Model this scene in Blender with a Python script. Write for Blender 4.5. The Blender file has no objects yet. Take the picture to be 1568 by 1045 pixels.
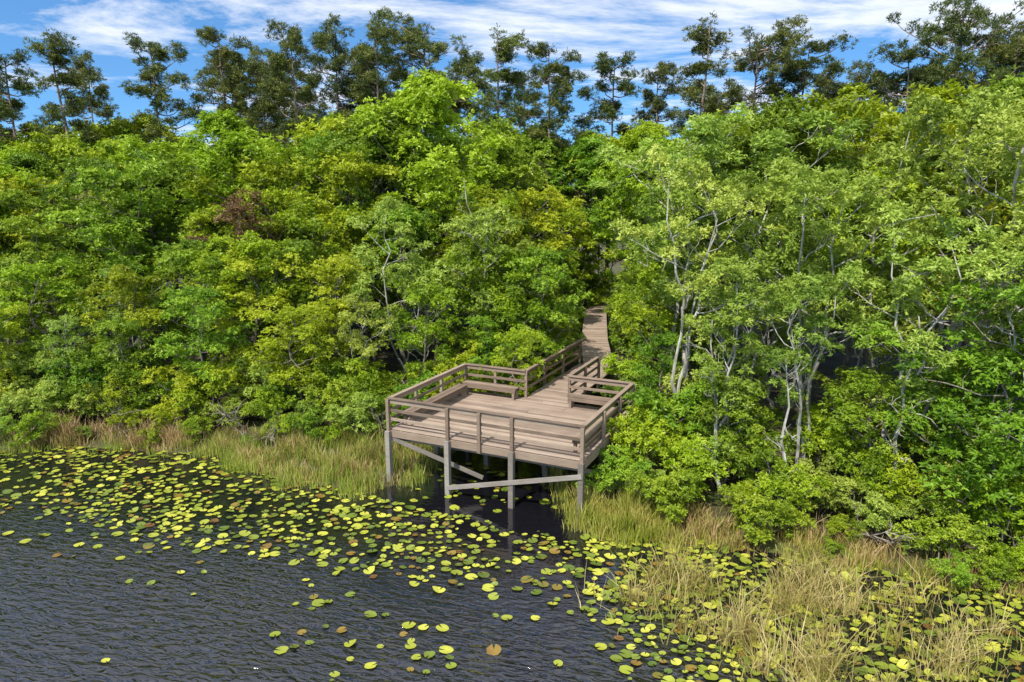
import bpy, math, random
import numpy as np
from mathutils import Vector
rng=np.random.default_rng(11)
random.seed(11)
scene=bpy.context.scene

# ---------------------------------------------------------------- helpers
class B:
    def __init__(s): s.V=[];s.F=[];s.M=[];s.T=[];s.n=0
    def add(s,v,f,m,t):
        v=np.asarray(v,float).reshape(-1,3); f=np.asarray(f,int)
        s.V.append(v); s.F.append(f+s.n); s.M.append(np.full(len(f),m,int))
        t=np.asarray(t,float)
        if t.ndim==1: t=np.tile(t,(len(v),1))
        s.T.append(t); s.n+=len(v)
    def mesh(s,name,mats,smooth=False):
        me=bpy.data.meshes.new(name)
        V=np.concatenate(s.V); T=np.concatenate(s.T); M=np.concatenate(s.M)
        loops=np.concatenate([f.ravel() for f in s.F])
        sizes=np.concatenate([np.full(len(f),f.shape[1]) for f in s.F])
        starts=np.concatenate([[0],np.cumsum(sizes)[:-1]])
        me.vertices.add(len(V)); me.vertices.foreach_set("co",V.ravel())
        me.loops.add(len(loops)); me.loops.foreach_set("vertex_index",loops.astype(np.int32))
        me.polygons.add(len(sizes)); me.polygons.foreach_set("loop_start",starts.astype(np.int32))
        for m in mats: me.materials.append(m)
        me.polygons.foreach_set("material_index",M.astype(np.int32))
        me.update(calc_edges=True)
        me.polygons.foreach_set("use_smooth",np.full(len(sizes),smooth))
        at=me.color_attributes.new("tint",'FLOAT_COLOR','POINT')
        c=np.ones((len(V),4)); c[:,:3]=T
        at.data.foreach_set("color",c.ravel())
        return me
def link(name,me,parent=None,loc=(0,0,0)):
    o=bpy.data.objects.new(name,me); scene.collection.objects.link(o); o.location=loc
    if parent: o.parent=parent
    return o
def tube(b,P,R,m,t=(.5,.5,.5),sides=5):
    P=np.asarray(P,float); n=len(P)
    d=np.gradient(P,axis=0); d/=np.linalg.norm(d,axis=1)[:,None]+1e-9
    ref=np.array([1,0,0.]) if abs(d[0][2])>.8 else np.array([0,0,1.])
    e1=np.cross(d,ref); e1/=np.linalg.norm(e1,axis=1)[:,None]+1e-9
    e2=np.cross(d,e1)
    a=np.arange(sides)*2*math.pi/sides
    V=P[:,None,:]+np.asarray(R)[:,None,None]*(np.cos(a)[None,:,None]*e1[:,None,:]+np.sin(a)[None,:,None]*e2[:,None,:])
    i=np.arange(n-1)[:,None]*sides; j=np.arange(sides)[None,:]; k=(j+1)%sides
    F=np.stack([i+j,i+k,i+sides+k,i+sides+j],-1).reshape(-1,4)
    b.add(V.reshape(-1,3),F,m,t)
def unit(a): return a/(np.linalg.norm(a,axis=-1,keepdims=True)+1e-9)
def rosettes(b,pos,axis,k,L,W,spread,m,g,r):
    N=len(pos)
    if N==0: return
    axis=unit(axis); ref=unit(r.normal(size=(N,3)))
    e1=unit(np.cross(axis,ref)); e2=np.cross(axis,e1)
    phi=(np.arange(k)*2*math.pi/k)[None,:]+r.normal(0,.35,(N,k))
    sp=r.normal(spread,.22,(N,k))[...,None]
    d=axis[:,None]*np.cos(sp)+(e1[:,None]*np.cos(phi)[...,None]+e2[:,None]*np.sin(phi)[...,None])*np.sin(sp)
    side=unit(np.cross(d,axis[:,None]+r.normal(0,.25,(N,k,3))))
    nr=np.cross(side,d)
    LL=L*r.uniform(.65,1.25,(N,k,1)); WW=W*r.uniform(.7,1.2,(N,k,1))
    p=pos[:,None]+r.normal(0,L*.12,(N,k,3))
    v0=p; v1=p+d*LL*.5+side*WW*.5+nr*WW*.15; v3=p+d*LL*.5-side*WW*.5+nr*WW*.15
    v2=p+d*LL-np.array([0,0,1.])*LL*.12
    V=np.stack([v0,v1,v2,v3],2).reshape(-1,3)
    F=np.arange(N*k*4).reshape(-1,4)
    tr=np.clip(r.uniform(0,1,(N,1))*.6+r.uniform(0,1,(N,k))*.4,0,1)
    T=np.zeros((N,k,4,3)); T[...,0]=tr[...,None]; T[...,1]=np.asarray(g).reshape(-1,1,1); T[...,2]=r.uniform(0,1,(N,k,1))
    b.add(V,F,m,T.reshape(-1,3))
def wobble(p0,p1,n,amp,r,up=0):
    t=np.linspace(0,1,n)[:,None]
    P=np.asarray(p0)*(1-t)+np.asarray(p1)*t
    w=np.cumsum(r.normal(0,amp,(n,3)),0); w-=w[0]; w-= t*w[-1]*.5
    P=P+w
    P[:,2]+=up*(t[:,0]**2-t[:,0])
    return P

# ---------------------------------------------------------------- materials
def newmat(name):
    m=bpy.data.materials.new(name); m.use_nodes=True; nt=m.node_tree; nt.nodes.clear()
    out=nt.nodes.new('ShaderNodeOutputMaterial')
    return m,nt,out
def N(nt,t,**kw):
    n=nt.nodes.new(t)
    for k,v in kw.items(): setattr(n,k,v)
    return n
def ramp(nt,stops,interp='LINEAR'):
    n=nt.nodes.new('ShaderNodeValToRGB'); cr=n.color_ramp; cr.interpolation=interp
    while len(cr.elements)<len(stops): cr.elements.new(.5)
    for e,(p,c) in zip(cr.elements,stops): e.position=p; e.color=(*c,1)
    return n
def math_(nt,op,a,b_=None,c=None,clamp=False):
    n=nt.nodes.new('ShaderNodeMath'); n.operation=op; n.use_clamp=clamp
    for i,x in enumerate((a,b_,c)):
        if x is None: continue
        if isinstance(x,(int,float)): n.inputs[i].default_value=x
        else: nt.links.new(x,n.inputs[i])
    return n.outputs[0]
def leaf_mat(name,stops,transl=.36,objvar=.38,rough=.42,hv=.018,spec=.35):
    m,nt,out=newmat(name); L=nt.links.new
    at=N(nt,'ShaderNodeAttribute',attribute_name='tint'); sep=N(nt,'ShaderNodeSeparateColor'); L(at.outputs['Color'],sep.inputs[0])
    oi=N(nt,'ShaderNodeObjectInfo')
    f=math_(nt,'MULTIPLY_ADD',sep.outputs[0],.45,math_(nt,'MULTIPLY',sep.outputs[1],.5))
    f=math_(nt,'ADD',f,math_(nt,'MULTIPLY_ADD',oi.outputs['Random'],objvar,-objvar*.5))
    cr=ramp(nt,stops); L(f,cr.inputs[0]); col=cr.outputs[0]
    if hv>0:
        hs=N(nt,'ShaderNodeHueSaturation'); L(cr.outputs[0],hs.inputs['Color'])
        fr=math_(nt,'FRACT',math_(nt,'MULTIPLY',oi.outputs['Random'],17.3))
        L(math_(nt,'MULTIPLY_ADD',fr,hv*2,.5-hv*.8),hs.inputs['Hue']); col=hs.outputs[0]
    p=N(nt,'ShaderNodeBsdfPrincipled'); L(col,p.inputs['Base Color'])
    p.inputs['Roughness'].default_value=rough; p.inputs['Specular IOR Level'].default_value=spec
    tr=N(nt,'ShaderNodeBsdfTranslucent'); L(col,tr.inputs['Color'])
    mx=N(nt,'ShaderNodeMixShader'); mx.inputs[0].default_value=transl
    L(p.outputs[0],mx.inputs[1]); L(tr.outputs[0],mx.inputs[2]); L(mx.outputs[0],out.inputs[0])
    return m
def bark_mat(name,c1,c2,scale=6):
    m,nt,out=newmat(name); L=nt.links.new
    tc=N(nt,'ShaderNodeTexCoord'); mp=N(nt,'ShaderNodeMapping'); mp.inputs['Scale'].default_value=(1,1,.35); L(tc.outputs['Object'],mp.inputs[0])
    no=N(nt,'ShaderNodeTexNoise'); no.inputs['Scale'].default_value=scale; no.inputs['Detail'].default_value=4; L(mp.outputs[0],no.inputs[0])
    cr=ramp(nt,[(.35,c1),(.62,c2)]); L(no.outputs[0],cr.inputs[0])
    p=N(nt,'ShaderNodeBsdfDiffuse'); L(cr.outputs[0],p.inputs['Color'])
    L(p.outputs[0],out.inputs[0]); return m
M_green=leaf_mat('leaf_green',[(0,(.075,.14,.010)),(.45,(.235,.36,.018)),(1,(.48,.60,.045))])
M_vivid=leaf_mat('leaf_vivid',[(0,(.12,.19,.008)),(.45,(.37,.47,.015)),(1,(.62,.70,.045))])
M_pale=leaf_mat('leaf_pale',[(0,(.12,.19,.02)),(.45,(.35,.46,.055)),(1,(.62,.70,.14))])
M_pine=leaf_mat('pine_needles',[(0,(.045,.07,.014)),(.5,(.135,.165,.03)),(1,(.31,.32,.06))],transl=.2,hv=.02)
M_red=leaf_mat('leaf_red',[(0,(.07,.05,.02)),(.5,(.22,.11,.05)),(1,(.34,.20,.08))])
M_grassg=leaf_mat('marsh_grass_green',[(0,(.15,.20,.02)),(.4,(.36,.40,.05)),(1,(.70,.55,.20))],objvar=.1)
M_grassd=leaf_mat('marsh_grass_dry',[(0,(.20,.17,.04)),(.5,(.47,.38,.13)),(1,(.72,.60,.30))],objvar=.1,transl=.2)
M_grassr=leaf_mat('marsh_grass_rust',[(0,(.20,.14,.05)),(.5,(.46,.31,.13)),(1,(.64,.48,.25))],objvar=.1,transl=.2,hv=0)
M_pad=leaf_mat('lily_pad_leaf',[(0,(.14,.07,.02)),(.13,(.28,.18,.03)),(.22,(.09,.14,.02)),(.5,(.24,.29,.03)),(.75,(.40,.42,.04)),(1,(.62,.60,.08))],transl=.05,objvar=0,rough=.35,spec=.5,hv=0)
M_barkp=bark_mat('bark_pale',(.20,.18,.15),(.54,.51,.45))
M_barkd=bark_mat('bark_dark',(.12,.10,.075),(.34,.29,.24))
M_barkn=bark_mat('bark_pine',(.13,.09,.065),(.34,.27,.21))
def wood_mat(name,c1,c2,c3):
    m,nt,out=newmat(name); L=nt.links.new
    tc=N(nt,'ShaderNodeTexCoord'); mp=N(nt,'ShaderNodeMapping'); mp.inputs['Rotation'].default_value=(0,0,math.radians(24.4)); L(tc.outputs['Object'],mp.inputs[0])
    mp2=N(nt,'ShaderNodeMapping'); mp2.inputs['Scale'].default_value=(1.2,14,14); L(mp.outputs[0],mp2.inputs[0])
    no=N(nt,'ShaderNodeTexNoise'); no.inputs['Scale'].default_value=2.5; no.inputs['Detail'].default_value=8; L(mp2.outputs[0],no.inputs[0])
    n2=N(nt,'ShaderNodeTexNoise'); n2.inputs['Scale'].default_value=1.3; n2.inputs['Detail'].default_value=5; L(tc.outputs['Object'],n2.inputs[0])
    at=N(nt,'ShaderNodeAttribute',attribute_name='tint'); sep=N(nt,'ShaderNodeSeparateColor'); L(at.outputs['Color'],sep.inputs[0])
    f=math_(nt,'ADD',math_(nt,'MULTIPLY',no.outputs[0],.4),math_(nt,'MULTIPLY',n2.outputs[0],.4))
    f=math_(nt,'ADD',f,math_(nt,'MULTIPLY_ADD',sep.outputs[0],.4,-.1))
    cr=ramp(nt,[(.2,c1),(.5,c2),(.8,c3)]); L(f,cr.inputs[0])
    p=N(nt,'ShaderNodeBsdfPrincipled'); p.inputs['Roughness'].default_value=.8; L(cr.outputs[0],p.inputs['Base Color'])
    bp=N(nt,'ShaderNodeBump'); bp.inputs['Strength'].default_value=.3; bp.inputs['Distance'].default_value=.01; L(no.outputs[0],bp.inputs['Height']); L(bp.outputs[0],p.inputs['Normal'])
    L(p.outputs[0],out.inputs[0]); return m
M_deck=wood_mat('weathered_decking',(.17,.12,.09),(.33,.24,.178),(.46,.355,.27))
M_rail=wood_mat('weathered_rail',(.12,.083,.057),(.26,.185,.13),(.40,.305,.225))
M_pile=wood_mat('weathered_pile',(.10,.085,.068),(.23,.195,.16),(.40,.36,.31))

# ---------------------------------------------------------------- layout curves
SX=[-600,-40,-19.7,-16.5,-11.3,-7.9,-4.8,-3.2,-2,.4,1.4,1.7,3.85,5.7,8.9,12.4,20,30,60,600]
SY=[40,27,24.3,24.8,24.0,21.7,20.8,21.7,24.6,25.0,21.5,18.6,17.6,17.5,16.3,14.9,12,6,-10,-300]
WX=[-60,-20,-9,-4,.9,1.5,2.6,5,7.9,13,20,30,60]
WY=[29.0,26.0,24.9,25.2,27.3,26,20.3,19.0,17.5,15.3,12.5,8,-8]
ys=lambda x: np.interp(x,SX,SY)
wl=lambda x: np.interp(x,WX,WY)
A0=np.array([-4.08,21.7]); AV=np.array([.911,-.413]); SV=np.array([.44,.898]); LA,LB=6.78,5.05; ZD=1.9
def P(a,b,z=0): 
    q=A0+AV*a+SV*b; return np.array([q[0],q[1],z])
WALK=[P(3.48,LB)[:2],P(3.48,LB+6.0)[:2],np.array([4.4,35.5]),np.array([4.95,40]),np.array([5.6,45]),np.array([8.0,49])]
def distwalk(x,y):
    p=np.array([x,y]); best=99
    for a,b in zip(WALK[:-1],WALK[1:]):
        t=np.clip(np.dot(p-a,b-a)/np.dot(b-a,b-a),0,1); best=min(best,np.linalg.norm(p-a-(b-a)*t))
    return best
def deckco(x,y):
    M=np.array([AV,SV]).T; return np.linalg.solve(M,np.array([x,y])-A0)
def gz(x,y):
    d=y-ys(x)
    return np.where(d<0,-.7*np.clip(-d/3,0,1),.45*np.clip(d/5,0,1)**.8)+.05*np.sin(x*1.3+y)*np.cos(y*1.1-x*.4)*np.clip(d,0,1)

# ---------------------------------------------------------------- ground
xs=np.concatenate([np.linspace(-600,-70,12)[:-1],np.linspace(-70,70,281),np.linspace(70,600,12)[1:]])
yy=np.concatenate([np.linspace(-600,-20,12)[:-1],np.linspace(-20,90,221),np.linspace(90,900,14)[1:]])
X,Y=np.meshgrid(xs,yy); Z=gz(X,Y)
nx,ny=len(xs),len(yy); i=np.arange(ny-1)[:,None]*nx+np.arange(nx-1)[None,:]
b=B(); b.add(np.stack([X,Y,Z],-1).reshape(-1,3),np.stack([i,i+1,i+nx+1,i+nx],-1).reshape(-1,4),0,(.5,.5,.5))
m,nt,out=newmat('forest_floor'); L=nt.links.new
tc=N(nt,'ShaderNodeTexCoord'); no=N(nt,'ShaderNodeTexNoise'); no.inputs['Scale'].default_value=.8; no.inputs['Detail'].default_value=9; no.inputs['Roughness'].default_value=.7; L(tc.outputs['Object'],no.inputs[0])
cr=ramp(nt,[(.3,(.03,.022,.012)),(.5,(.08,.065,.025)),(.62,(.08,.11,.02)),(.8,(.18,.15,.06))]); L(no.outputs[0],cr.inputs[0])
p=N(nt,'ShaderNodeBsdfPrincipled'); p.inputs['Roughness'].default_value=.9; L(cr.outputs[0],p.inputs['Base Color'])
bp=N(nt,'ShaderNodeBump'); bp.inputs['Distance'].default_value=.1; L(no.outputs[0],bp.inputs['Height']); L(bp.outputs[0],p.inputs['Normal']); L(p.outputs[0],out.inputs[0])
link('ground',b.mesh('ground',[m],True))

# ---------------------------------------------------------------- water
b=B(); b.add([(-600,-600,0),(600,-600,0),(600,60,0),(-600,60,0)],[[0,1,2,3]],0,(.5,.5,.5))
m,nt,out=newmat('lake_water'); L=nt.links.new
tc=N(nt,'ShaderNodeTexCoord')
mp=N(nt,'ShaderNodeMapping'); mp.inputs['Rotation'].default_value=(0,0,math.radians(16)); L(tc.outputs['Object'],mp.inputs[0])
mp2=N(nt,'ShaderNodeMapping'); mp2.inputs['Scale'].default_value=(.8,2.0,1); L(mp.outputs[0],mp2.inputs[0])
n1=N(nt,'ShaderNodeTexNoise'); n1.inputs['Scale'].default_value=3.2; n1.inputs['Detail'].default_value=2; n1.inputs['Distortion'].default_value=.7; L(mp2.outputs[0],n1.inputs[0])
n2=N(nt,'ShaderNodeTexNoise'); n2.inputs['Scale'].default_value=.3; n2.inputs['Detail'].default_value=2; L(tc.outputs['Object'],n2.inputs[0])
sp=N(nt,'ShaderNodeSeparateXYZ'); L(tc.outputs['Object'],sp.inputs[0])
s_=math_(nt,'MULTIPLY_ADD',sp.outputs[0],.35,sp.outputs[1])        # sheltered, pad-covered water near the shore is calmer
rip=math_(nt,'MAXIMUM',math_(nt,'DIVIDE',math_(nt,'SUBTRACT',17.0,s_),4.5,clamp=True),.10)
h=math_(nt,'MULTIPLY',math_(nt,'MULTIPLY',n1.outputs[0],math_(nt,'ADD',n2.outputs[0],.1)),rip)
p=N(nt,'ShaderNodeBsdfPrincipled'); p.inputs['Base Color'].default_value=(.007,.007,.010,1); p.inputs['Roughness'].default_value=.03; p.inputs['IOR'].default_value=2.0
bp=N(nt,'ShaderNodeBump'); bp.inputs['Strength'].default_value=.85; bp.inputs['Distance'].default_value=.16; L(h,bp.inputs['Height']); L(bp.outputs[0],p.inputs['Normal']); L(p.outputs[0],out.inputs[0])
link('lake_water',b.mesh('lake_water',[m]))

# ---------------------------------------------------------------- trees
def grow(seed,H,R,base,leafm,barkm,limbs=18,nros=40,k=6,L=.175,W=.078,rc=.62,stems=1,r0=.11,lean=.6,subs=3,spread=1.05,twist=.16,flat=.9,shape='round'):
    r=np.random.default_rng(seed); b=B(); cl=[]
    for s in range(stems):
        az=r.uniform(0,2*math.pi); ln=r.uniform(.3,1)*(lean if stems==1 else R*.6)
        hh=H*(1 if s==0 else r.uniform(.7,.98))
        x0=r.normal(0,.12*(stems>1),2)
        top=np.array([x0[0]+math.cos(az)*ln,x0[1]+math.sin(az)*ln,hh*.93])
        T=wobble([x0[0],x0[1],-.4],top,11,twist,r)
        rr=np.linspace(1,.22,11)*r0*(1 if stems==1 else .65)
        tube(b,T,rr,1,sides=6)
        cl.append((T[-1],rc*.9))
        nl=max(3,int(limbs/stems)); zz=T[:,2]
        for i in range(nl):
            t=(i+r.uniform(0,1))/nl; h=base*hh+(hh*.93-base*hh)*t
            q=np.array([np.interp(h,zz,T[:,c]) for c in range(3)])
            if shape=='round': env=math.sin(math.pi*(.18+.72*t))**.8
            elif shape=='dome': env=(1-t**2.2)*.85+.15
            else: env=.35+.65*math.sin(math.pi*t)
            az=i*2.4+r.uniform(-.6,.6); ll=R*env*r.uniform(.6,1.12); el=r.uniform(.25,1.05)
            e=q+np.array([math.cos(az)*ll*math.cos(el*.6),math.sin(az)*ll*math.cos(el*.6),ll*math.sin(el)])
            LP=wobble(q,e,6,.09*ll/2,r,up=.3)
            rad=np.interp(h,zz,rr)*.6
            tube(b,LP,np.linspace(rad,.012,6),1,sides=5)
            cl.append((LP[-1],rc*r.uniform(.75,1.15)))
            for j in range(subs):
                u=r.uniform(.3,.95); q2=np.array([np.interp(u*5,np.arange(6),LP[:,c]) for c in range(3)])
                d=unit(unit(e-q)*.5+r.normal(0,.7,3)+np.array([0,0,.45])); l2=ll*r.uniform(.25,.5)+.2
                SP=wobble(q2,q2+d*l2,4,.05,r)
                tube(b,SP,np.linspace(rad*.45,.008,4),1,sides=4)
                cl.append((SP[-1],rc*r.uniform(.5,1.05)))
    C=np.array([c for c,_ in cl]); RC=np.array([x for _,x in cl]); g=r.uniform(0,1,len(C))
    n=nros; idx=np.repeat(np.arange(len(C)),n)
    d=unit(r.normal(size=(len(idx),3))); d[:,2]=np.where(d[:,2]<-.3,-d[:,2]*.7,d[:,2])
    rad=RC[idx]*r.uniform(.2,1,len(idx))**.55*r.choice([1,1,1,1.35],len(idx))
    pos=C[idx]+d*rad[:,None]*np.array([1,1,flat])
    ax=d*.8+np.array([0,-.0,.8])+r.normal(0,.25,d.shape)
    rosettes(b,pos,ax,k,L,W,spread,0,g[idx],r)
    return b.mesh('crown',[leafm,barkm])
def pine(seed,H,R,base=.5,limbs=26,dens=16):
    r=np.random.default_rng(seed); b=B(); cl=[]
    top=np.array([r.normal(0,.4),r.normal(0,.4),H])
    T=wobble([0,0,-.4],top,12,.06,r); rr=np.linspace(.2,.03,12); tube(b,T,rr,1,sides=7); cl.append((T[-1],.5))
    for i in range(limbs):
        t=(i+r.uniform(0,1))/limbs; h=H*(base+(1-base)*t*.98)
        q=np.array([np.interp(h,T[:,2],T[:,c]) for c in range(3)])
        ll=R*(.35+.65*math.sin(math.pi*(.15+.72*(t)))) *r.uniform(.4,1.2); az=r.uniform(0,6.28)
        e=q+np.array([math.cos(az)*ll,math.sin(az)*ll,ll*r.uniform(.0,.8)])
        LP=wobble(q,e,6,.08,r,up=.5); tube(b,LP,np.linspace(.05,.012,6),1,sides=4)
        cl.append((LP[-1],r.uniform(.38,.62)))
        for j in range(3):
            u=r.uniform(.35,.95)*5; q2=np.array([np.interp(u,np.arange(6),LP[:,c]) for c in range(3)])
            d=unit(unit(e-q)*.4+r.normal(0,.7,3)+np.array([0,0,.35])); SP=wobble(q2,q2+d*ll*r.uniform(.2,.5),3,.03,r)
            tube(b,SP,np.linspace(.02,.008,3),1,sides=3); cl.append((SP[-1],r.uniform(.28,.5)))
    for i in range(9):
        h=H*r.uniform(.2,base+.1); q=np.array([np.interp(h,T[:,2],T[:,c]) for c in range(3)]); az=r.uniform(0,6.28)
        l=r.uniform(.4,1.6); tube(b,wobble(q,q+np.array([math.cos(az)*l,math.sin(az)*l,l*.2]),4,.08,r),np.linspace(.03,.006,4),1,sides=3)
    C=np.array([c for c,_ in cl]); RC=np.array([x for _,x in cl]); g=r.uniform(0,1,len(C)); idx=np.repeat(np.arange(len(C)),dens)
    d=unit(r.normal(size=(len(idx),3))); pos=C[idx]+d*(RC[idx]*r.uniform(.1,1.1,len(idx))**.6)[:,None]*np.array([1,1,.8])
    rosettes(b,pos,d*.6+np.array([0,0,.9]),9,.26,.046,.85,0,g[idx],r)
    return b.mesh('pine',[M_pine,M_barkn])
PR={}
PR['bay']=[(grow(100+s,8,2.3,.22,M_green,M_barkd,limbs=18,nros=36,subs=3,stems=1+(s%2)),8) for s in range(4)]
PR['vivid']=[(grow(200+s,8,2.5,.2,M_vivid,M_barkd,limbs=18,nros=36,subs=3,stems=1+(s%2)),8) for s in range(3)]
PR['pale']=[(grow(300+s,10,2.3,.3,M_pale,M_barkp,limbs=18,nros=27,subs=3,stems=1+(s%2),r0=.11,twist=.26,rc=.5,L=.17,W=.07,lean=1.5),10) for s in range(4)]
PR['slender']=[(grow(350+s,10,1.9,.4,M_pale,M_barkp,limbs=17,nros=26,subs=3,stems=2+(s%2),r0=.13,twist=.2,rc=.46,L=.17,W=.07),10) for s in range(3)]
PR['tall']=[(grow(400+s,13,3.4,.4,[M_green,M_vivid,M_green][s],M_barkd,limbs=24,nros=38,subs=4,rc=.78,L=.22,W=.10,r0=.17,shape='dome'),13) for s in range(3)]
PR['shrub']=[(grow(500+s,2.4,1.25,.08,[M_vivid,M_green,M_pale,M_vivid][s],M_barkd,limbs=18,nros=22,subs=2,stems=4,rc=.36,L=.15,W=.065,r0=.035,twist=.05),2.4) for s in range(4)]
PR['red']=[(grow(600,8,1.9,.3,M_red,M_barkd,limbs=14,nros=24,subs=3),8)]
PR['pine']=[(pine(700,18,2.2,.48,30,24),18),(pine(701,18,2.8,.44,36,24),18),(pine(702,18,1.7,.55,20,20),18),(pine(703,18,3.7,.44,48,24),18),(pine(704,18,2.1,.58,22,26),18)]
NAME={'bay':'bay_tree','vivid':'broadleaf_tree','pale':'swamp_tree','slender':'slender_swamp_tree','tall':'oak_tree','shrub':'shrub','red':'red_leaf_tree','pine':'pine_tree'}
CR={'bay':.36,'vivid':.38,'pale':.28,'slender':.24,'tall':.3,'shrub':.6,'red':.3}
def put(kind,x,y,H,v=None,sxy=1):
    lst=PR[kind]; me,h0=lst[random.randrange(len(lst)) if v is None else v]
    o=link(NAME[kind],me,None,(x,y,float(gz(x,y))-.02)); s=H/h0
    w=s*sxy*random.uniform(.9,1.12); o.scale=(w,w,s); o.rotation_euler=(0,0,random.uniform(0,6.28)); return o
placed={}
def free(layer,x,y,sp):
    for (a,b_,s) in placed.setdefault(layer,[]):
        if (a-x)**2+(b_-y)**2<(.5*(s+sp))**2: return False
    return True
WS=[]
for a_,c_ in zip(WALK[:-1],WALK[1:]):
    for t_ in np.linspace(0,1,7): WS.append(a_+(c_-a_)*t_)
WS=[q for q in WS if q[1]<44]
def blocked(x,y,kind,H=3):
    r=CR[kind]*H
    if distwalk(x,y)<.7+r*.68: return True
    a,b_=deckco(x,y)
    if -r*.8<a<LA+r*.5 and b_<LB+r*.6: 
        if b_>-6: return True
    for q in WS:   # keep the clearing over the boardwalk open
        l=math.hypot(q[0],q[1]); ux,uy=q[0]/l,q[1]/l
        s=x*ux+y*uy
        if 0<s<l and abs(x*uy-y*ux)<r*.85+.2:
            if 9.7+(1.9-9.7)*s/l < H+.3: return True
    return False
hand=[('tall',-4.6,39,15.3,1),('tall',-7.2,40,13.6,0),('pale',-1.4,29.2,8.4,0),('red',-12.8,33.5,8.9,0),
('pale',8.6,24.2,10.5,1),('slender',9.8,22.0,10.3,2),('pale',12.5,23,11.8,3),('pale',15,21,11,0),('pale',11.5,27.5,12.6,1),('pale',18,24,12.2,2),
('tall',12,31,13.2,0),('vivid',11.3,39.5,12.9,1),('pale',-4.6,30,8.6,3),('vivid',-7.8,29.3,6.2,0),
('slender',6.9,20.9,7.5,0),('slender',11.6,19.2,8.8,1),('slender',14.6,18.3,9,2),('slender',8.9,19.9,7.2,1),
('tall',5.0,49.5,12.8,2),('vivid',3.2,47.5,8.5,0),('bay',6.3,48.2,7.5,1),('vivid',9.8,46.5,9,2),('tall',9.5,52,14,1),('tall',1.8,53,14,0),('shrub',5.6,47.3,3,0),('shrub',4.6,47,2.6,1),('vivid',5.7,47.6,4.6,1)]
for k,x,y,H,v in hand:
    put(k,x,y,H,v); placed.setdefault('t',[]).append((x,y,2.0))
def zone(layer,w0,w1,tries,fn,xmin=-99,cond=None):
    for _ in range(tries):
        y=random.uniform(8,62); x=random.uniform(-50,50)
        if abs(x)>.78*y+5 or x<xmin: continue
        w=y-float(wl(x))
        if not(w0<w<w1): continue
        if cond and not cond(x,y): continue
        kind,H,sp=fn(x,y,w)
        if not free(layer,x,y,sp) or blocked(x,y,kind,H): continue
        placed[layer].append((x,y,sp)); put(kind,x,y,H)
def f1(x,y,w): return 'shrub',random.uniform(.7,1.6)+.5*max(0,min(w,2)),(1.05 if x<3 else .95)
def f2(x,y,w):
    if x>2: 
        return (random.choice(['pale','slender','slender','vivid','bay']),random.uniform(5.5,8)+w*.75,2.1)
    return (random.choice(['vivid','bay','vivid','pale','bay']),random.uniform(3.2,5.2)+w*.42,2.2)
def f3(x,y,w):
    if x>3: return random.choice(['pale','vivid','tall','bay','vivid','slender']),random.uniform(9.6,12.8),3.0
    return random.choice(['vivid','bay','tall','bay','vivid']),random.uniform(6.7,9.5)+(w-6)*.33,2.9
def f4(x,y,w): return random.choice(['tall','tall','bay','vivid']),random.uniform(10.6,13.9),3.7
def f5(x,y,w): 
    H=random.uniform(1.8,4.4); return ('shrub' if H<3 else random.choice(['vivid','bay'])),H,1.6
def f5b(x,y,w): return 'shrub',random.uniform(1.5,2.6),1.7
def f6(x,y,w): 
    H=random.uniform(1.2,7.5); return ('shrub' if H<3 else random.choice(['bay','vivid'])),H,1.5
def f7(x,y,w): return 'shrub',random.uniform(.45,1.15),.9
zone('t',1.2,6.5,9000,f2)
zone('t',6.5,14,9000,f3)
zone('t',14,34,12000,f4)
zone('w',-1,30,70000,f6,cond=lambda x,y: 26<y<50 and -1.5<x<11 and distwalk(x,y)<4.5)
zone('s',-.5,2.3,12000,f1)
zone('u',1.6,6.5,8000,f5,2)
zone('u',1.8,4,5000,f5b,cond=lambda x,y:x<1)
zone('g',-1.5,-.3,3500,f7,cond=lambda x,y:x>4.5 or (x<-6 and y>float(ys(x))+.2))
PL=[(-36.5,52,18.3,0),(-29.9,48,18.9,2),(-25.7,52,19.2,0),(-33,57,18.6,4),(-21.6,55,20.4,1),(-18.4,58,19,3),(-13.6,44,18.4,4),(-14,57,20.2,3),(-10.2,53,19.9,1),
(-6.9,57,21.2,3),(-3.8,60,19.6,0),(-.4,52,19.8,2),(3,51,18.7,1),(7.6,55,18.6,0),(11.4,58,18.4,4),(12,46,19.2,2),(17,50,19.2,3),(20.3,51,18.9,1),(23.5,54,17.6,0),
(27.5,56,17.9,3),(23.6,43,16.8,1),(26.2,42.5,19.2,3),(30,43.5,17.9,1),(34,48,19.2,0),(-41,55,19.2,1),(1,62,18.8,0),(-17,50,17.3,1),(29,41.5,18,3),(-11.8,60,19.5,1),(-23.5,60,18.9,3)]
for x,y,H,v in PL: put('pine',x,y,H,v)

def dead(name,x,y,H,seed,lean,fall=False):
    r=np.random.default_rng(seed); b=B()
    top=np.array([lean[0],lean[1],H]); T=wobble([0,0,-.2],top,10,.13 if not fall else .1,r); tube(b,T,np.linspace(.075,.015,10)*(1 if not fall else .6),0)
    for i in range(13 if fall else 9):
        u=r.uniform(.25,.95)*9; q=np.array([np.interp(u,np.arange(10),T[:,c]) for c in range(3)])
        d=unit(unit(top)*.6+r.normal(0,.7,3)); l=r.uniform(.4,1.3)
        S=wobble(q,q+d*l,5,.07,r); tube(b,S,np.linspace(.022,.006,5),0,sides=4)
        for j in range(2):
            q2=S[r.integers(1,4)]; tube(b,wobble(q2,q2+unit(d+r.normal(0,.7,3))*l*.5,4,.04,r),np.linspace(.012,.004,4),0,sides=3)
    link(name,b.mesh(name,[M_barkd if fall else M_barkp]),None,(x,y,float(gz(x,y))))
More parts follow.
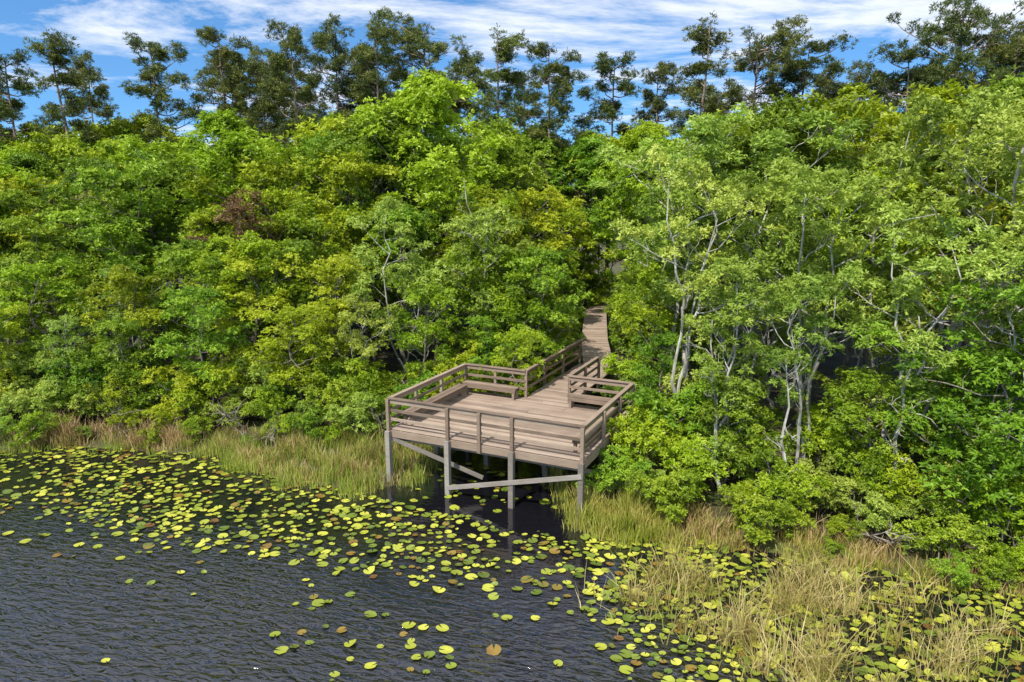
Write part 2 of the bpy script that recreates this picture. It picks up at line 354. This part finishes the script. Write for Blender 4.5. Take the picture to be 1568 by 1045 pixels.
dead('bare_tree',-.9,31.5,9.6,1,(-.9,.3)); dead('bare_tree',12.5,17.3,4.2,2,(.9,-.2)); dead('bare_tree',8.3,19.0,4.8,3,(-.6,0)); dead('bare_tree',15,16.5,6,5,(.5,0))
dead('bare_tree',6.6,20.0,5.4,8,(-.7,.2)); dead('bare_tree',10.6,18.1,5.8,9,(.6,.2)); dead('bare_tree',13.6,17.2,6.4,12,(-.6,.2))
for i,(x,y,h,l) in enumerate([(-10.4,24.8,.9,(1.6,-.6)),(-9.6,24.9,1.1,(-1.2,-.4)),(-16.5,25.5,1.0,(1.4,-.3)),(-4.2,25.0,1.4,(-1,-.5)),(8.6,17.3,.6,(1.5,-.5)),(-1.5,27.2,1.3,(.8,-.3))]):
    dead('fallen_branch',x,y,h,20+i,l,True)

# ---------------------------------------------------------------- marsh grass
def grass(name,pts,h,mat,width=.022,bend=.35,seed=0):
    r=np.random.default_rng(seed); n=len(pts); b=B()
    z=np.maximum(gz(pts[:,0],pts[:,1]),-.15); p=np.column_stack([pts,z-.03])
    cv=.75+.45*np.sin(pts[:,0]*3.1+2*np.sin(pts[:,1]*2.3))*np.cos(pts[:,1]*3.7-pts[:,0])
    hh=h*r.uniform(.45,1.15,(n,1))*cv[:,None]; az=r.uniform(0,6.28,n); dr=np.column_stack([np.cos(az),np.sin(az),np.zeros(n)])
    pt=r.uniform(0,6.28,n); sd=np.column_stack([np.cos(pt),np.sin(pt),np.zeros(n)])*width*r.uniform(.6,1.3,(n,1))
    bd=bend*r.uniform(.1,1.2,(n,1))*hh; up=np.array([0,0,1.])
    m1=p+up*hh*.55+dr*bd*.3; m2=p+up*hh*(1-.25*bend)+dr*bd
    V=np.stack([p-sd*.5,p+sd*.5,m1+sd*.45,m1-sd*.45,m2+sd*.08,m2-sd*.08],1).reshape(-1,3)
    q=np.arange(n)[:,None]*6; F=np.concatenate([q+np.array([[0,1,2,3]]),q+np.array([[3,2,4,5]])])
    T=np.zeros((n,6,3)); T[...,0]=r.uniform(0,1,(n,1)); T[...,1]=(.5+.5*np.sin(pts[:,0]*2.1+3*np.sin(pts[:,1]*1.7)))[:,None]*.7+.3*r.uniform(0,1,(n,1)); T[...,2]=.5
    b.add(V,F,0,T.reshape(-1,3)); link(name,b.mesh(name,[mat]))
def region(n,x0,x1,lo,hi,seed,clump=.55):
    r=np.random.default_rng(seed); x=r.uniform(x0,x1,n); u=r.uniform(0,1,n); y=lo(x)+(hi(x)-lo(x))*u
    e=np.minimum((x-x0),(x1-x))/1.0
    v=np.sin(x*2.3+1.3*np.sin(y*1.9+seed))*np.cos(y*2.6+x*.7)+r.normal(0,.35,n)
    k=(v>-clump)&(r.uniform(0,1,n)<np.clip(e+.15,0,1)); 
    pts=np.column_stack([x,y])[k]
    pts+=r.normal(0,.12,pts.shape); return pts
grass('marsh_grass',region(14000,-11.8,-2.6,lambda x:ys(x)-.4+.35*np.sin(x*2.7),lambda x:np.full_like(x,25.2),1,.3),.74,M_grassg,seed=1)
grass('marsh_grass',region(7000,1.2,4.8,lambda x:ys(x)-.5+.3*np.sin(x*3.7),lambda x:np.minimum(wl(x)+.4,ys(x)+2.2),2,.6),.82,M_grassg,seed=2)
grass('dry_reeds',region(5500,-19.5,-12.0,lambda x:ys(x)+.1,lambda x:wl(x)+.5,3,-.1),1.1,M_grassr,seed=3,bend=.5)
grass('dry_reeds',region(7500,-12,-3,lambda x:ys(x)+.1,lambda x:wl(x)+.5,13,.0),.82,M_grassr,seed=13,bend=.5)
grass('marsh_grass',region(10000,-30,-11,lambda x:ys(x)-.3+.35*np.sin(x*2.1),lambda x:wl(x)+.4,4,.1),.55,M_grassg,seed=4)
grass('dry_reeds',region(8000,3.6,20,lambda x:ys(x)-.2+.4*np.sin(x*2.7),lambda x:wl(x)+.4,5,-.1),.75,M_grassr,seed=5,bend=.5)
grass('marsh_grass',region(10000,3.6,20,lambda x:ys(x)-.3+.4*np.sin(x*2.1),lambda x:wl(x)+.4,6,.1),.55,M_grassg,seed=6)
r=np.random.default_rng(9); pts=[]
for (x,y,s,n) in [(3.1,14.7,.45,200),(3.9,15.6,.5,170),(4.6,15.1,.45,150),(5.2,13.2,.45,220),(5.0,12.4,.3,140),(6.2,14.4,.45,280),(7.0,15.1,.5,300),(7.6,14.4,.4,170),(8.0,15.4,.5,200),(6.3,12.2,.35,220),(5.8,11.2,.35,170),(9.0,12.2,.45,150),(9.6,12.9,.35,130),(4.2,13.6,.35,110),(9.3,14.6,.4,110),(11.5,12.6,.4,110),(6.9,13.3,.3,100),(8.4,13.2,.3,60),(10.6,13.6,.4,80),(7.4,11.6,.3,80)]:
    pts.append(r.normal(0,1,(n,2))*s*np.array([.75,.5])*r.choice([1,1,1.9],(n,1))+np.array([x,y]))
tp=np.concatenate(pts)
grass('dry_reeds',tp,1.3,M_grassd,width=.020,bend=.75,seed=7)
grass('marsh_grass',tp[::2]+r.normal(0,.3,(len(tp[::2]),2)),.8,M_grassg,bend=.6,seed=8)

# ---------------------------------------------------------------- lily pads
BX=[-40,-16.5,-8.9,-3.1,1.5,2.2,4.2,8,20,30]; BY=[24,19.9,17.1,15.7,14.9,12.8,11.0,8,3,0]
cells={}; pads=[]
r=random.Random(5)
for _ in range(90000):
    y=r.uniform(7,27); x=r.uniform(-24,19)
    if abs(x)>.8*y+5: continue
    d=y-float(ys(x))
    if d>.3: continue
    e=y-float(np.interp(x,BX,BY)); cl=.5+.5*math.sin(x*1.1+2*math.sin(y*.9))*math.cos(y*1.4+x*.5)
    c2=.5+.5*math.sin(x*2.7+1.5*math.sin(y*2.1+x))*math.cos(y*2.9-x*.8)
    if e>0: dens=(.055+.5*cl*c2+.14*c2)*min(1,.45+e*.5)
    else: dens=math.exp(e/.9)*.055*(.1+c2)
    if ((x+2.4)/3.2)**2+((y-13.8)/2.0)**2<1: dens=max(dens,.004+.085*cl*c2)
    if x>2: dens=min(1,dens*2.2)
    a,b_=deckco(x,y)
    if -.3<a<LA+.5 and -1.3<b_<LB: dens*=.1
    dens=max(dens,.0014*c2 if y>11.5 else 0)
    if r.random()>dens: continue
    rad=r.uniform(.07,.165)*(1 if r.random()>.2 else .65)
    c=(int(x*2.5),int(y*2.5)); bad=False
    for i in (-1,0,1):
        for j in (-1,0,1):
            for (a2,b2,r2) in cells.get((c[0]+i,c[1]+j),()):
                if (a2-x)**2+(b2-y)**2<((r2+rad)*.78)**2: bad=True
    if bad: continue
    cells.setdefault(c,[]).append((x,y,rad)); pads.append((x,y,rad))
b=B(); rr=np.random.default_rng(3); n=len(pads); pd=np.array(pads)
K=13; th0=rr.uniform(0,6.28,(n,1)); th=th0+np.linspace(.2,2*math.pi-.2,K)[None,:]
rad=pd[:,2:3]*(1+rr.normal(0,.05,(n,K))); px=np.cos(th)*rad; py=np.sin(th)*rad*rr.uniform(.78,1,(n,1))
tx=rr.normal(0,.08,(n,1)); ty=rr.normal(0,.08,(n,1))
curl=(rr.uniform(0,1,(n,1))<.22)*rr.uniform(.1,.6,(n,1))
pz=px*tx+py*ty+.02+np.abs(rr.normal(0,.006,(n,1)))+curl*np.maximum(px*np.cos(th0*3)+py*np.sin(th0*3),0)
rim=np.stack([px+pd[:,0:1],py+pd[:,1:2],np.maximum(pz,.006)],-1)
cen=np.stack([pd[:,0],pd[:,1],np.full(n,.016)],-1)[:,None]
V=np.concatenate([cen,rim],1).reshape(-1,3)
q=np.arange(n)[:,None]*(K+1)
F=np.concatenate([q+np.array([[0,i,i+1]]) for i in range(1,K)])
T=np.zeros((n,K+1,3)); t=rr.beta(1.6,1.2,n); T[...,0]=t[:,None]+rr.normal(0,.08,(n,K+1)); T[...,1]=np.clip(t+rr.normal(0,.2,n),0,1)[:,None]
b.add(V,F,0,T.reshape(-1,3)); link('lily_pads',b.mesh('lily_pads',[M_pad]))

# ---------------------------------------------------------------- deck
deck=bpy.data.objects.new('observation_deck',None); scene.collection.objects.link(deck)
walk=bpy.data.objects.new('boardwalk',None); scene.collection.objects.link(walk)
BF=np.array([[0,3,2,1],[4,5,6,7],[0,1,5,4],[1,2,6,5],[2,3,7,6],[3,0,4,7]])
def beam(b,p,q,w,h,m=0):
    p=np.asarray(p,float);q=np.asarray(q,float);d=unit(q-p)
    if abs(d[2])>.9: s=np.array([AV[0],AV[1],0]); u=np.array([-AV[1],AV[0],0])
    else: s=unit(np.cross(d,[0,0,1.])); u=np.cross(s,d)
    s=s*w/2;u=u*h/2
    V=[p-s-u,p+s-u,p+s+u,p-s+u,q-s-u,q+s-u,q+s+u,q-s+u]
    b.add(V,BF,m,(random.random(),.5,.5))
def fin(b,name,mat,parent):
    o=link(name,b.mesh(name,[mat]),parent); mo=o.modifiers.new('bev','BEVEL'); mo.width=.006; mo.segments=1; return o
b=B(); nb=35; pw=LB/nb
for i in range(nb):
    y=(i+.5)*pw; cut=random.choice([2.26,4.52,3.4])
    z=ZD-.02+random.uniform(-.002,.002)
    beam(b,P(-.03,y,z),P(cut-.004,y,z),pw-.012,.04); beam(b,P(cut+.004,y,z),P(LA+.03,y,z),pw-.012,.04)
fin(b,'deck_boards',M_deck,deck)
b=B(); z=ZD-.165
beam(b,P(-.05,-.03,z),P(LA+.05,-.03,z),.045,.24); beam(b,P(-.05,LB+.03,z),P(LA+.05,LB+.03,z),.045,.24)
beam(b,P(-.03,0,z),P(-.03,LB,z),.045,.24); beam(b,P(LA+.03,0,z),P(LA+.03,LB,z),.045,.24)
fin(b,'fascia',M_rail,deck)
b=B()
for i in range(1,14): beam(b,P(LA*i/14,.03,ZD-.15),P(LA*i/14,LB-.03,ZD-.15),.045,.2)
for y in (.25,LB/2,LB-.25): beam(b,P(.05,y,ZD-.36),P(LA-.05,y,ZD-.36),.1,.2)
fin(b,'joists',M_pile,deck)
b=B(); AX=[.0,LA/3,2*LA/3,LA]
for a in AX:
    beam(b,P(a,-.13,-1),P(a,-.13,ZD-.05),.165,.165)
    for y in (LB/2,LB-.2): beam(b,P(min(max(a,.2),LA-.2),y,-1),P(min(max(a,.2),LA-.2),y,ZD-.27),.165,.165)
fin(b,'pilings',M_pile,deck)
b=B()
beam(b,P(0.05,-.02,ZD-.33),P(3.2,.5,.5),.045,.15)
beam(b,P(2.3,-.235,.28),P(LA+.05,-.235,ZD-.42),.045,.15)
beam(b,P(4.4,.6,ZD-.35),P(LA,1.9,.7),.045,.14)
beam(b,P(LA+.0,.2,ZD-.4),P(LA+.0,LB/2,.4),.045,.14)
beam(b,P(2.2,LB/2,ZD-.4),P(4.5,LB/2+.1,.3),.045,.14)
fin(b,'cross_braces',M_pile,deck)
def railrun(b,p,q,off=0.0):
    p=np.array(p);q=np.array(q)
    for zz,hh,ww in ((1.06,.045,.15),(.95,.13,.04),(.64,.10,.04),(.34,.10,.04)):
        beam(b,p+[0,0,ZD+zz],q+[0,0,ZD+zz],ww,hh)
def post(b,p,z0=ZD-.3,z1=ZD+1.035,w=.1): beam(b,np.array([p[0],p[1],z0]),np.array([p[0],p[1],z1]),w,w)
b=B(); G0,G1=.384*LA,.644*LA
railrun(b,P(-.06,-.02),P(LA+.06,-.02)); railrun(b,P(0.02,.06),P(.02,LB-.06)); railrun(b,P(LA-.02,.06),P(LA-.02,LB-.06))
railrun(b,P(.0,LB),P(G0,LB)); railrun(b,P(G1,LB),P(LA+.0,LB))
railrun(b,P(G0,LB+.08),P(G0,LB+6.1)); railrun(b,P(G1,LB+.08),P(G1,LB+3.2))
for a in AX+[LA/2]: post(b,P(a,-.09),w=.11)
for y in (1.68,3.37): post(b,P(-.06,y)); post(b,P(LA+.06,y))
for a in (0,G0/2,G0,G1,LA): post(b,P(a,LB+.06))
for y in (2,4,6.1): post(b,P(G0-.06,LB+y))
for y in (1.6,3.2): post(b,P(G1+.06,LB+y))
fin(b,'railing',M_rail,deck)
def bench(name,a0,b0,a1,b1,w=.4):
    b=B(); p=P(a0,b0);q=P(a1,b1);d=unit(q-p);s=np.array([-d[1],d[0],0])
    for k in (-1,0,1): beam(b,p+s*k*.14+[0,0,ZD+.44],q+s*k*.14+[0,0,ZD+.44],.13,.04)
    for k in (-1,1): beam(b,p+s*k*.19+d*.03+[0,0,ZD+.345],q+s*k*.19-d*.03+[0,0,ZD+.345],.038,.14)
    l=np.linalg.norm(q-p); n=max(2,int(round(l/1.7))+1)
    for i in range(n):
        c=p+d*(.12+(l-.24)*i/(n-1))
        for k in (-1,1): beam(b,c+s*k*.13+[0,0,ZD],c+s*k*.13+[0,0,ZD+.275],.09,.13)
        beam(b,c-s*.17+[0,0,ZD+.34],c+s*.17+[0,0,ZD+.34],.045,.13)
    fin(b,name,M_rail,deck)
bench('bench_left',.32,.5,.32,4.3); bench('bench_back',.15,4.7,2.45,4.7); bench('bench_back_right',4.5,4.7,6.2,4.7); bench('bench_right',6.45,.45,6.45,3.9)
b=B(); fr=B(); W=G1-G0
pts=[]
for a,c in zip(WALK[:-1],WALK[1:]):
    l=np.linalg.norm(c-a); n=int(l/.15)
    for i in range(n): pts.append((a+(c-a)*i/n,(c-a)/l))
for i,(p_,d_) in enumerate(pts):
    if i==0: p_=p_+d_*.1
    s=np.array([d_[1],-d_[0]]); w=W if i<40 else 1.4
    if i<40: s=AV
    c=np.array([p_[0],p_[1],ZD-.022+random.uniform(-.002,.002)]); s3=np.array([s[0],s[1],0])*w/2
    beam(b,c-s3,c+s3,.138,.04)
fin(b,'walk_boards',M_deck,walk)
for k,(a,c) in enumerate(zip(WALK[:-1],WALK[1:])):
    d_=(c-a)/np.linalg.norm(c-a); s=np.array([d_[1],-d_[0]])
    for o in (-.6,0,.6): beam(fr,[*(a+s*o),ZD-.14-k*.003],[*(c+s*o),ZD-.14-k*.003],.045,.18)
    n=int(np.linalg.norm(c-a)/2)
    for i in range(n):
        for o in (-.6,.6): 
            q=a+(c-a)*(i+.5)/n+s*o; beam(fr,[*q,-.4],[*q,ZD-.23],.12,.12)
fin(fr,'walk_frame',M_pile,walk)

# ---------------------------------------------------------------- sky and sun
sunv=Vector((-.45,-.68,1.0)).normalized()
el=math.asin(sunv.z); rot=math.atan2(sunv.x,sunv.y)
w=bpy.data.worlds.new("World"); scene.world=w; w.use_nodes=True; nt=w.node_tree; nt.nodes.clear(); L=nt.links.new
out=N(nt,'ShaderNodeOutputWorld'); bg=N(nt,'ShaderNodeBackground'); bg.inputs[1].default_value=.15; L(bg.outputs[0],out.inputs[0])
tc=N(nt,'ShaderNodeTexCoord'); sx=N(nt,'ShaderNodeSeparateXYZ'); L(tc.outputs['Generated'],sx.inputs[0])
zc=math_(nt,'MAXIMUM',sx.outputs[2],0.0)
cv=N(nt,'ShaderNodeCombineXYZ'); L(sx.outputs[0],cv.inputs[0]); L(sx.outputs[1],cv.inputs[1]); L(math_(nt,'MULTIPLY_ADD',zc,1.2,.12),cv.inputs[2])
nrm=N(nt,'ShaderNodeVectorMath',operation='NORMALIZE'); L(cv.outputs[0],nrm.inputs[0])
sky=N(nt,'ShaderNodeTexSky',sky_type='NISHITA'); sky.sun_disc=False; sky.sun_elevation=el; sky.sun_rotation=rot; sky.air_density=1.0; sky.dust_density=.3; sky.ozone_density=2.0; L(nrm.outputs[0],sky.inputs[0])
tint=N(nt,'ShaderNodeMix',data_type='RGBA',blend_type='MULTIPLY'); tint.inputs[0].default_value=1; L(sky.outputs[0],tint.inputs[6]); tint.inputs[7].default_value=(.66,1.08,1.36,1)
zi=math_(nt,'ADD',zc,.10)
pc=N(nt,'ShaderNodeCombineXYZ'); L(math_(nt,'DIVIDE',sx.outputs[0],zi),pc.inputs[0]); L(math_(nt,'DIVIDE',sx.outputs[1],zi),pc.inputs[1])
mp=N(nt,'ShaderNodeMapping'); mp.inputs['Location'].default_value=(3.1,1.7,0); mp.inputs['Rotation'].default_value=(0,0,.25); mp.inputs['Scale'].default_value=(.75,1.15,1); L(pc.outputs[0],mp.inputs[0])
c1=N(nt,'ShaderNodeTexNoise'); c1.inputs['Scale'].default_value=.9; c1.inputs['Detail'].default_value=9; c1.inputs['Roughness'].default_value=.66; c1.inputs['Distortion'].default_value=.4; L(mp.outputs[0],c1.inputs[0])
cr=ramp(nt,[(.50,(0,0,0)),(.62,(.7,.7,.7)),(.74,(1,1,1))]); L(math_(nt,'ADD',c1.outputs[0],math_(nt,'MULTIPLY',zc,.16)),cr.inputs[0])
mx=N(nt,'ShaderNodeMix',data_type='RGBA'); L(cr.outputs[0],mx.inputs[0]); L(tint.outputs[2],mx.inputs[6]); mx.inputs[7].default_value=(7.8,7.9,8.2,1)
L(mx.outputs[2],bg.inputs[0])
sl=bpy.data.lights.new('sun','SUN'); sl.energy=5.0; sl.angle=math.radians(1.0); sl.color=(1,.96,.87)
so=bpy.data.objects.new('sun',sl); scene.collection.objects.link(so); so.rotation_euler=sunv.to_track_quat('Z','Y').to_euler()

cam=bpy.data.cameras.new('camera'); co=bpy.data.objects.new('camera',cam); scene.collection.objects.link(co)
cam.lens=24; cam.sensor_width=36; cam.clip_end=3000; co.location=(0,0,9.7); co.rotation_euler=(math.radians(90-12.5),0,0)
scene.camera=co
scene.view_settings.view_transform='Standard'
try: scene.view_settings.look='None'
except: pass
print('pads',len(pads),'objs',len(scene.objects))
